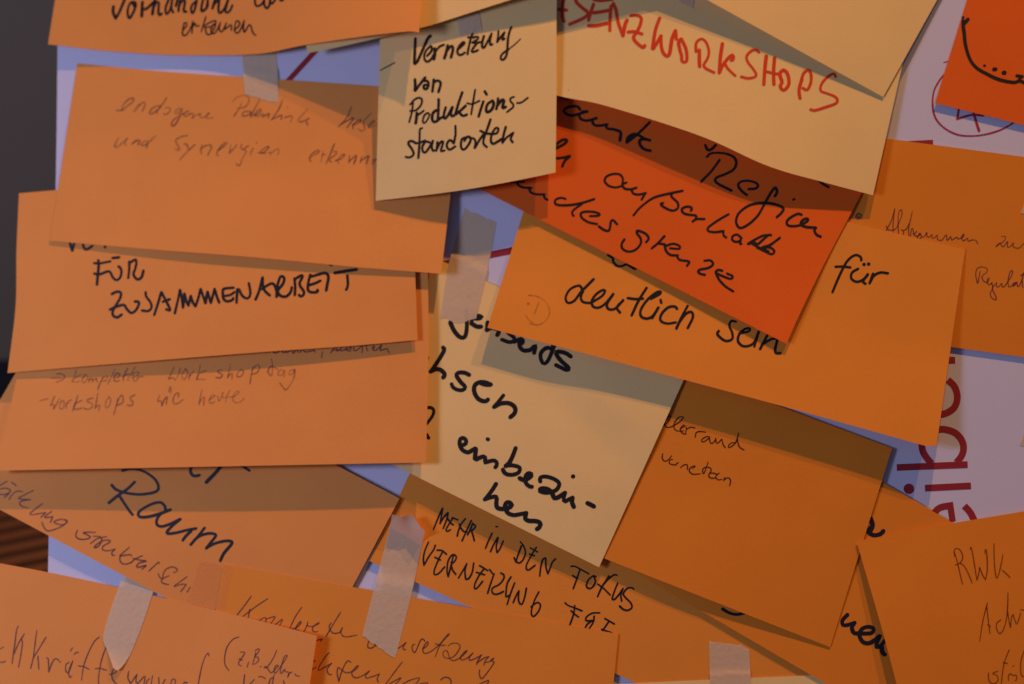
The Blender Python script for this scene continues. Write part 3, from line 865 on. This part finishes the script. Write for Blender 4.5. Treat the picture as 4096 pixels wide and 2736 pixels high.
write('J', PENCIL, 6, S(*J2, '''245,802 232,850 270,868 343,817 | 270,868 308,900 250,1020 220,1098 182,1103 167,1077 | 410,857 372,948 | 463,775 | 482,924 560,918 648,840 620,832 542,880 522,918 600,928 | 642,920 670,915 662,953 |
 670,930 770,862 793,880 777,948 | 250,182 200,280 132,383 | 112,168 170,112 270,82 348,112 348,180 290,250 182,274 | 350,312 280,322 252,370 282,383 350,360 390,322 | 372,312 380,402 | 528,108 450,250 402,350 420,370 500,340 528,290
 500,287 452,340 442,378 490,388 560,347 550,398 | 562,388 648,347 632,408 | 845,152 790,280 682,438 | 692,428 820,372 838,385 822,428 | 882,404 970,377 983,400 962,463 | 912,255 | 1213,282 1130,370 1077,440 1110,468 1190,440
 1233,416 | 1233,416 1192,450 1218,513'''), taper=0.3, jit=0.25)
write('J', PENCIL, 6.5, S(*J2, '''1855,252 1790,400 1672,533 | 1692,508 1868,412 1873,440 1792,548 | 1872,514 1960,480 1998,437 1940,452 1882,510 1880,567 | 2138,347 2050,440 2032,490 2053,570 2010,598 1952,572 | 2102,548 2188,470 2188,447
 2122,500 2102,548 2160,540 2250,495 | 1252,990 1370,920 1378,887 1340,892 1262,960 1242,1020 1263,1048 | 1440,902 1412,1048 | 1430,950 1468,945 | 1605,792 1550,930 1487,1078 | 1600,905 1638,906 1620,950 1532,1020 1558,1053 |
 1617,1040 1700,1010 1758,950 1720,952 1652,1030 1668,1073 | 1830,962 1817,1068 | 1827,1040 1920,962 1928,980 1892,1083 | 2010,972 1987,1063 | 1992,1040 2098,967 2103,990 2072,1083 | 2162,1030 2260,1000 2175,1060 2165,1088'''), taper=0.3, jit=0.25)

# pencil, workshops wie heute
L1, L2 = (140, 1440, 3.669), (640, 1360, 2.446)
write('L', PENCIL, 5.8, S(*L1, '''320,202 400,206 433,240 400,290 312,328 | 232,265 368,265 | 605,152 575,250 542,318 | 678,212 580,270 552,310 600,328 650,310 | 720,242 692,290 702,333 750,310 768,240 730,217 702,260 | 800,262 792,322 |
 797,300 840,267 845,318 | 850,300 898,267 908,318 | 1000,247 960,330 922,428 | 982,280 1050,237 1068,260 1040,300 972,310 | 1168,142 1110,270 1067,348 | 1167,260 1228,250 1238,202 1190,202 1157,270 1182,313 1240,300 | 1358,122 1310,230
 1292,303 | 1282,240 1378,206 | 1468,107 1400,220 1352,290 1380,300 | 1402,270 1498,230 1523,182 1442,192 1442,250 1452,308 1490,298 1520,250 1588,240 | 67,600 188,566 | 288,532 240,640 227,664 | 227,664 280,655 272,718 | 272,718 310,660
 358,572 | 390,602 362,660 372,718 415,700 428,620 400,592 372,630 | 470,622 452,708 | 462,650 500,602 538,582 | 630,517 590,650 552,748 | 688,592 590,640 572,680 572,718 640,718 688,702 | 853,557 770,582 772,610 838,640 838,690 780,723 717,706 |
 920,492 900,620 882,708 | 882,700 930,662 948,672 937,738 | 1090,542 1042,610 1042,698 1090,670 1113,580 1090,542 | 1220,562 1190,680 1157,798 | 1212,600 1260,522 1288,532 1288,620 1202,664 | 1473,507 1410,542 1402,580 1438,620 1420,668 1352,660 |
 1830,522 1802,604 1850,600 1860,667 | 1862,667 1900,580 1938,542 1927,648 | 1967,468 1980,392 1998,412 1995,478 | 2100,548 2108,482 2060,502 2027,580 2042,638 2090,638 2168,582'''), taper=0.3, jit=0.22)
write('L', PENCIL, 5.4, S(*L2, '''140,262 82,383 | 87,380 135,370 148,393 | 150,393 180,340 198,277 | 250,287 217,330 222,383 255,368 268,310 245,282 | 290,332 282,383 | 287,360 328,302 | 395,242 380,320 357,393 | 448,297 377,335 367,380 438,385 | 608,287 562,306
 608,340 590,370 547,365 | 690,232 672,320 662,368 | 667,360 703,322 705,383 | 790,292 757,320 757,358 795,353 818,310 790,287 | 910,262 892,350 880,428 | 897,300 950,242 973,270 950,318 902,334 | 1090,187 1100,250 1095,343 1072,338 1057,300
 1090,257 1158,290 | 1218,300 1180,292 1152,335 1190,343 1218,302 1215,363 | 1313,290 1272,300 1262,338 1300,328 1318,282 1310,370 1240,483 1202,458 1172,417 | 410,492 395,560 382,628 | 387,610 433,557 427,638 | 482,590 538,547 510,542 482,590
 500,618 540,600 | 562,547 577,598 600,560 618,512 | 680,492 652,560 642,608 | 602,565 738,551 | 702,560 768,520 768,497 732,520 712,580 740,613 790,600 828,567'''), taper=0.3, jit=0.22)
write('L', PEN, 5.0, S(*L2, '''1100,110 1130,130 1160,115 1180,95 | 1190,110 1220,125 1240,90 | 1240,125 1290,100 1300,132 | 1310,128 1340,90 1350,122 | 1370,122 1400,85 1420,118 1500,104 1518,117 | 1590,115 1580,173 | 1667,128 1720,55 | 1682,100 1758,95 |
 1720,60 1730,108 1760,95 | 1780,50 1770,108 1830,78 1812,104 | 1832,95 1868,70 1860,108 1832,104 | 1900,70 1892,100 1930,98 1978,55 1975,123 | 2010,45 2030,108 | 2000,52 2088,46 | 2072,80 2100,60 2082,98 2120,95 2168,48 2152,100 2200,90 2222,86 2240,128'''), taper=0.3)

# Raum, strukturschw.
M1, M2, M3 = (0, 1850, 3.669), (300, 2120, 3.669), (400, 1850, 3.669)
write('M', PEN, 5.6, S(*M1, '''-40,360 100,277 | 172,290 238,343 | -20,392 80,377 148,402 138,440 62,470 -20,465 | 62,513 128,462 | 132,543 180,470 250,422 328,425 | 488,411 380,465 272,525 360,540 448,545 | 440,545 312,570 292,610 330,648 408,664 | 625,602 520,680
 442,745 470,763 560,750 668,735 | 668,737 602,803 | 758,717 662,790 672,808 768,795 | 773,792 742,878 | 980,862 910,832 802,860 812,888 920,913 988,870 958,832 | 988,870 900,940 720,1003 652,960 617,877 | 1138,992 1112,1060 1140,1113 1230,1128 1328,1100
 1280,1060 1222,1030 1300,1021 1398,1025'''), S(*M2, '''270,90 380,105 385,170 340,240 282,258 310,217 400,160 480,147 518,170 410,240 412,290 480,303 588,280 | 588,280 542,330 550,368 580,370 | 227,198 330,125 463,97 | 798,252 720,320 657,374 | 660,380 800,361
 833,379 | 667,376 657,430 690,488 760,498 830,470 | 988,377 890,420 817,483 | 850,415 950,440 1048,456 950,480 902,530 940,543 1048,516 982,573 | 1223,472 1087,598 | 1223,470 1238,490 | 1450,623 1498,600 1488,562 1420,542 1332,580 1292,660 1290,708 |
 1222,642 1242,690 1285,718 | 1380,670 1292,710 1267,750 1300,783 1370,800 | 1648,682 1540,760 1452,828 1560,795 1630,797 | 1633,800 1552,903 | 1688,842 1647,908'''), taper=0.3)
write('M', BLUEMARK, 11.5, S(*M3, '''332,120 430,92 560,102 700,162 818,260 858,370 818,428 700,458 560,468 390,448 242,400 172,332 | 508,287 400,390 270,480 130,592 | 290,500 370,620 440,720 478,763 | 960,690 950,640 890,587 780,602 640,672 562,740 592,798 720,793
 880,750 1033,692 | 900,740 842,820 832,900 890,938 1000,913 1178,832 | 1178,832 1060,930 982,1020 1012,1043 1130,1028 1280,990 1408,967 | 1340,1000 1260,1080 1217,1138 | 1533,962 1440,1080 1332,1202 | 1337,1198 1440,1090 1580,1042 1678,1047 1698,1080
 1620,1180 1562,1256 | 1562,1253 1680,1190 1830,1152 1928,1157 1928,1200 1820,1330 1767,1437 | 1370,20 1327,110 1352,180 1400,198 1458,186 | 2030,20 2110,65 2190,118'''))
write('M', BLUEMARK, 15, S(*M3, '1810,10 1700,145 1562,288'))

# bottom left pen lines
O1, O2, O3 = (0, 2400, 4.659), (460, 2400, 4.659), (860, 2350, 4.055)
write('O', PEN, 5.4, S(*O1, '''65,877 -20,920 | -20,1150 50,1163 103,1136 | 343,487 310,560 280,800 250,1000 227,1178 | 453,632 340,820 262,1000 | 402,722 418,800 390,1020 347,1248 | 685,562 650,850 620,1080 572,1273 | 858,692 720,920 622,1080 | 707,1042 725,1288 |
 867,1077 900,1110 910,1338 | 912,1338 980,1150 1050,1092 1128,1160 | 1290,1162 1232,1200 1227,1320 1280,1338 1358,1132 | 1348,1152 1282,1330 1302,1443 1340,1412 | 1350,892 1312,953 | 1382,1013 1430,972 1463,980 | 1848,692 1760,770 1650,980 1560,1230 1522,1487 |
 1462,1226 1560,1240 1658,1288 | 1973,882 1890,1130 1842,1400 1842,1565 1890,1640 | 1782,1280 1880,1276 1988,1309 | 2042,1384 2110,1370 2168,1327 2112,1292 2082,1400 2112,1500 2190,1580'''),
      S(*O2, '''255,1332 242,1450 290,1553 | 292,1553 408,1388 | 408,1388 390,1500 420,1558 | 422,1558 558,1422 532,1600 | 640,1462 592,1520 580,1600 | 700,1412 668,1600 | 815,1442 822,1600 | 870,1600 935,1482 | 1032,1600 1060,1490 1100,1472 1128,1500 1105,1600 |
 1250,1600 1300,1532 1348,1545 | 1748,1040 1740,987 1690,1040 1620,1230 1545,1600 | 2308,687 2200,732 2092,870 2047,1050 2052,1200 2118,1308'''),
      S(*O3, '''410,1046 478,1052 470,1090 392,1200 387,1250 425,1268 | 387,1156 443,1179 | 545,1212 522,1288 | 660,1052 640,1140 612,1248 | 652,1020 708,992 713,1030 652,1118 698,1130 703,1190 642,1243 | 738,1285 745,1275 | 998,1022 950,1140 870,1260 840,1298
 797,1298 830,1282 880,1350 918,1380 1000,1300 1028,1262 982,1272 962,1340 982,1388 1100,1230 1168,1120 1158,1097 1112,1150 1062,1350 1082,1388 1130,1322 1140,1360 1198,1378 1182,1448 | 1182,1440 1210,1386 1248,1371 | 1297,1402 1320,1428 1368,1438 |
 480,1412 465,1590 | 638,1492 545,1590 | 712,1448 750,1441 818,1474 | 958,1422 920,1590 872,1590 900,1482 940,1462 | 1110,1512 1135,1590'''), taper=0.3)

# Konkrete Umsetzung
N1 = (1400, 2350, 4.055)
write('N', PEN, 5.0, S(*O3, '''588,142 480,290 340,470 | 853,182 660,310 430,485 | 565,352 535,510 | 700,545 790,492 828,502 820,580 | 830,510 958,472 973,485 900,590 | 970,605 1093,517 1035,640 | 1405,322 1300,480 1205,680 | 1250,670 1340,640 1398,562 1370,562 1312,650
 1322,692 1360,690 | 1505,557 1490,620 1435,730 | 1490,612 1540,632 1600,622 1688,582 1670,572 1592,640 1582,690 1620,718 1668,710 | 2038,402 1920,590 1802,788 | 1885,572 1852,630 1882,710 1940,743 2030,720 2068,652 | 2068,652 2037,710 2072,780 2140,798 2300,770 |
 1640,858 1738,832 1712,868 | 1590,1190 1628,1190 | 1560,1340 1640,1287 | 1848,1057 1770,1150 1682,1300 1692,1338 1780,1290 1893,1227 | 1893,1227 1822,1320 1842,1400 1888,1414 | 2203,1213 2160,1187 2112,1240 2052,1370 2010,1518 | 2010,1518 1982,1400 1992,1302
 2030,1312 2100,1370 2150,1380 2250,1350 2328,1272 2290,1282 2222,1370 2232,1430 2290,1463 2389,1430 2500,1355'''),
      S(*N1, '''315,1357 252,1430 272,1468 370,1440 478,1402 | 478,1402 442,1480 460,1533 | 848,1207 730,1360 560,1590 | 640,1560 750,1500 828,1462 720,1590 | 850,1565 948,1512 | 930,1520 1050,1477 1128,1472 1050,1590 | 1120,1565 1250,1545 1262,1590 | 1467,1498 1530,1457
 1600,1462 1638,1510 1635,1590 | 2100,1565 2248,1507 2210,1590 | 440,632 380,720 312,850 287,950 320,983 395,947 480,762 560,662 643,602 600,700 480,850 | 420,950 470,800 | 700,782 600,900 512,990 | 620,988 700,950 780,983 908,892 | 908,892 862,970 880,1008 905,1005 |
 1213,868 1180,832 1142,860 1090,980 1050,1053 1012,1010 1012,940 1050,917 | 1182,1000 1258,930 1263,882 1230,902 1182,990 1192,1050 1230,1068 1320,1030 1420,950 1540,830 1608,760 1600,752 1542,810 1450,950 1382,1123 | 1387,912 1470,935 1548,935 | 1597,943 1650,907
 1730,902 1783,940 1768,1010 1690,1110 1600,1148 1522,1120 1512,1050 1560,1017 1590,1060 1620,1150 1680,1183 1780,1140 1880,1050 1893,1017 1850,1052 1792,1130 1820,1173 1900,1140 1993,1062 | 1993,1062 1932,1140 1950,1178 2030,1150 2133,1092 | 2133,1092 2072,1190
 2057,1243 | 2062,1220 2180,1140 2253,1122 | 2248,1122 2192,1190 2172,1258 | 2192,1213 2260,1200 2338,1142 2290,1172 2282,1185 2333,1202 2318,1250 2150,1468 2102,1420 2097,1370 2105,1332'''), taper=0.3)

# MEHR IN DEN FOKUS VERNETZUNG
P1, P2, P3 = (1660, 2000, 3.913), (2000, 2100, 3.913), (2048, 2052, 2.292)
write('P', MARKER, 7, S(*P1, '''430,128 370,260 292,453 | 433,132 412,260 392,368 | 392,366 450,270 513,197 | 515,197 500,290 442,443 | 582,277 668,311 | 590,282 530,380 487,460 507,488 553,466 | 512,292 550,350 598,389 | 788,292 720,380 680,480 662,562 | 692,377
 720,440 760,488 808,500 | 880,322 820,450 737,637 | 905,362 870,450 822,543 | 890,382 928,386 943,420 900,468 872,480 | 885,480 910,560 930,637 | 1205,522 1150,640 1105,752 | 1270,418 1290,418 | 1182,808 1230,700 1293,588 | 1300,588 1272,720 1282,818 | 1287,822 1330,760
 1380,642 | 1665,718 1620,840 1577,968 | 1650,657 1698,720 1728,820 1698,920 1640,983 1582,960 1552,902 | 1898,742 1830,850 1752,1000 1742,1070 1780,1093 1878,1022 | 1807,752 1913,813 | 1792,846 1868,874 | 1952,1188 1970,1040 2000,932 2040,907 | 2045,910 2050,1050
 2080,1152 | 2082,1152 2120,1050 2150,972 2198,922 | 210,662 152,800 132,920 142,1018 | 142,1018 220,880 290,780 318,708 | 347,785 420,791 493,848 | 425,822 370,930 302,1100 312,1168 380,1140 463,1047 | 312,896 398,939 | 600,872 570,1000 520,1198 | 520,1195 502,1120
 512,980 550,892 600,852 643,880 638,930 602,980 | 567,972 582,1080 638,1163 | 682,1218 740,1120 810,997 | 810,997 782,1110 792,1230 | 802,1243 850,1218 898,1120 918,988 | 1012,1026 1138,1103 | 1080,1077 1010,1170 942,1300 932,1378 970,1378 1058,1272 | 962,1131 1088,1169 |
 1167,1087 1220,1158 | 1238,1157 1190,1290 1137,1457 | 1342,1141 1388,1170 1388,1230 1320,1318 1222,1370 1202,1420 1232,1468 1300,1468 1383,1431'''),
      S(*P2, '''170,812 112,920 92,1100 112,1118 160,1090 | 228,907 170,1060 112,1238 | 207,1213 250,1110 293,1032 | 297,1032 287,1150 312,1228 350,1228 388,1120 413,988 | 608,1047 540,1180 492,1340 502,1418 540,1423 608,1340 633,1250 590,1212 532,1240 487,1280 |
 1112,646 1180,651 1290,710 1388,764 | 1245,712 1200,850 1147,993 | 1137,791 1208,839 | 1460,792 1382,860 1352,950 1390,993 1450,968 1493,880 1470,802 1503,806 | 1705,797 1600,960 1527,1118 | 1828,785 1780,782 1680,860 1582,980 | 1532,926 1620,990 1723,1093 |
 1840,912 1790,1040 1757,1150 1790,1163 1860,1090 1923,997 | 1925,997 1892,1100 1905,1187 | 2093,1003 2060,982 1990,992 1932,1070 1960,1130 2048,1220 2063,1290 2000,1333 1930,1318 1872,1267 | 1017,1217 1070,1260 1180,1300 1283,1343 | 1170,1262 1150,1400 1080,1600 |
 1112,1341 1170,1395 1228,1439'''),
      S(*P3, '''803,915 740,917 690,945 675,975 690,988 740,985 | 753,945 745,1000 700,1070 | 735,988 690,1020 665,1070 | 852,967 938,1017 | 890,992 830,1078 | 822,1066 913,1097'''))

# thick brush words on the hidden card
S1 = (3300, 2030, 2.53)
write('S', BLUEMARK, 17, S(*S1, '''462,110 482,180 455,245 | 430,240 470,200 | 450,262 500,282 560,268 590,238 | 225,1087 177,1140 182,1188 230,1188 298,1167 | 298,1167 272,1210 292,1268 350,1273 468,1270 488,1222 430,1207 372,1230 347,1290 382,1358 440,1373 500,1345 550,1302 |
 553,1302 520,1380 525,1418 570,1390 605,1345 | 570,1400 582,1468 603,1488'''))
write('S', BLUEMARK, 13, S(*P3, '1930,880 1990,915 2060,930 2140,915'))

# right hand cards
H1 = (3400, 800, 3.374)
write('H', PEN, 4.4, S(*H1, '''80,210 110,180 150,200 140,240 100,255 75,230 90,200 130,190 155,210 | 90,230 110,215 130,225 110,240 | 605,117 560,270 487,413 | 602,130 582,300 582,438 | 487,350 520,400 600,400 650,330 700,200 695,137 670,142 650,220 650,350 655,463 |
 692,400 720,418 717,473 | 717,415 760,390 798,320 | 840,157 820,250 792,380 797,488 | 817,498 830,392 850,392 860,460 898,422 | 852,460 900,488 950,460 940,450 912,500 912,518 950,518 963,480 932,452 | 960,490 1000,498 1038,432 1037,490 1070,498 1108,462 1107,510
 1140,508 1178,472 1182,530 1240,540 1298,467 1312,543 1360,492 1372,538 1440,502 1462,525 1530,490 1533,457 1507,500 1530,548 1588,512 1592,553 1650,537 1700,546 1723,588 | 2042,490 2098,492 2080,550 1990,610 1967,633 2020,582 2050,620 2072,628 2128,557 2122,628
 2160,628 2208,572 2202,628 2280,648 2348,580'''), S(*H1, '''1755,962 1740,1050 1720,1123 1697,1000 1720,922 1790,902 1853,930 1838,980 1782,1025 1802,1090 1850,1108 1878,1062 1862,1052 1852,1110 1880,1143 1918,1112 | 1918,1112 1892,1138 1920,1130 1920,1200 1892,1260 1912,1318 1968,1348
 1968,1302 1922,1190 1978,1120 | 1978,1112 1977,1168 2010,1168 2048,1122 2052,1168 2090,1158 2180,1020 2193,952 2162,972 2132,1080 2142,1168 2180,1158 2240,1112 2202,1130 2202,1163 2240,1130 2250,1102 2262,1158 2290,1148 2345,1000 | 2345,980 2322,1080 2332,1178 | 2302,1020 2360,985'''), taper=0.3)
T1, T2 = (3760, 2120, 6.988), (3760, 2340, 3.958)
write('T', PENBROWN, 4.6, S(*T1, '''405,728 392,600 420,532 480,512 570,572 628,700 618,830 550,918 432,978 | 397,602 480,880 560,1230 628,1508 | 560,930 660,990 770,1170 898,1478 | 842,538 870,482 920,720 980,1080 1030,1388 | 1040,1388 1090,1180 1105,1042 | 1110,1050 1190,1260
 1270,1378 | 1275,1378 1318,1150 1318,850 1295,582 1262,542 1257,648 | 1510,382 1510,700 1530,1060 1562,1290 1600,1328 1650,1200 1710,940 1755,692 | 1737,1117 1850,1220 1958,1323'''),
      S(*T2, '''627,888 680,560 750,282 | 740,342 760,520 790,763 | 752,622 798,660 | 963,551 902,600 892,680 940,768 1000,710 1050,540 1070,340 1075,122 | 1067,400 1090,560 1115,668 | 1117,668 1130,520 1155,467 | 1157,467 1190,570 1215,618 1250,530 1275,442 | 1272,385 1340,402 |
 918,1362 832,1400 900,1430 918,1500 880,1553 820,1558 772,1500 767,1392 | 1095,1022 1010,1260 965,1590 | 1002,1226 1073,1244 | 1087,1508 1082,1440 1120,1402 1150,1430 1208,1430 1210,1500 1190,1508 | 1150,1284 1172,1276 | 1335,1030 1282,1200 1277,1380 1310,1448 1350,1440'''), taper=0.3)
write('I', MARKER, 14, S(3072, 0, 2.292, '''1790,165 1790,240 1798,300 1810,410 1850,540 1910,620 2010,680 2120,730 2250,755 2310,742 2380,775 | 1833,177 1802,215 | 2283,695 2330,702 | 2308,705 2310,742'''))
write('I', MARKER, 11, S(3072, 0, 2.292, '1798,112 1788,165 | 1985,602'))
write('I', MARKER, 17, S(3072, 0, 2.292, '2074,636 2084,635 | 2160,668 2168,667'))
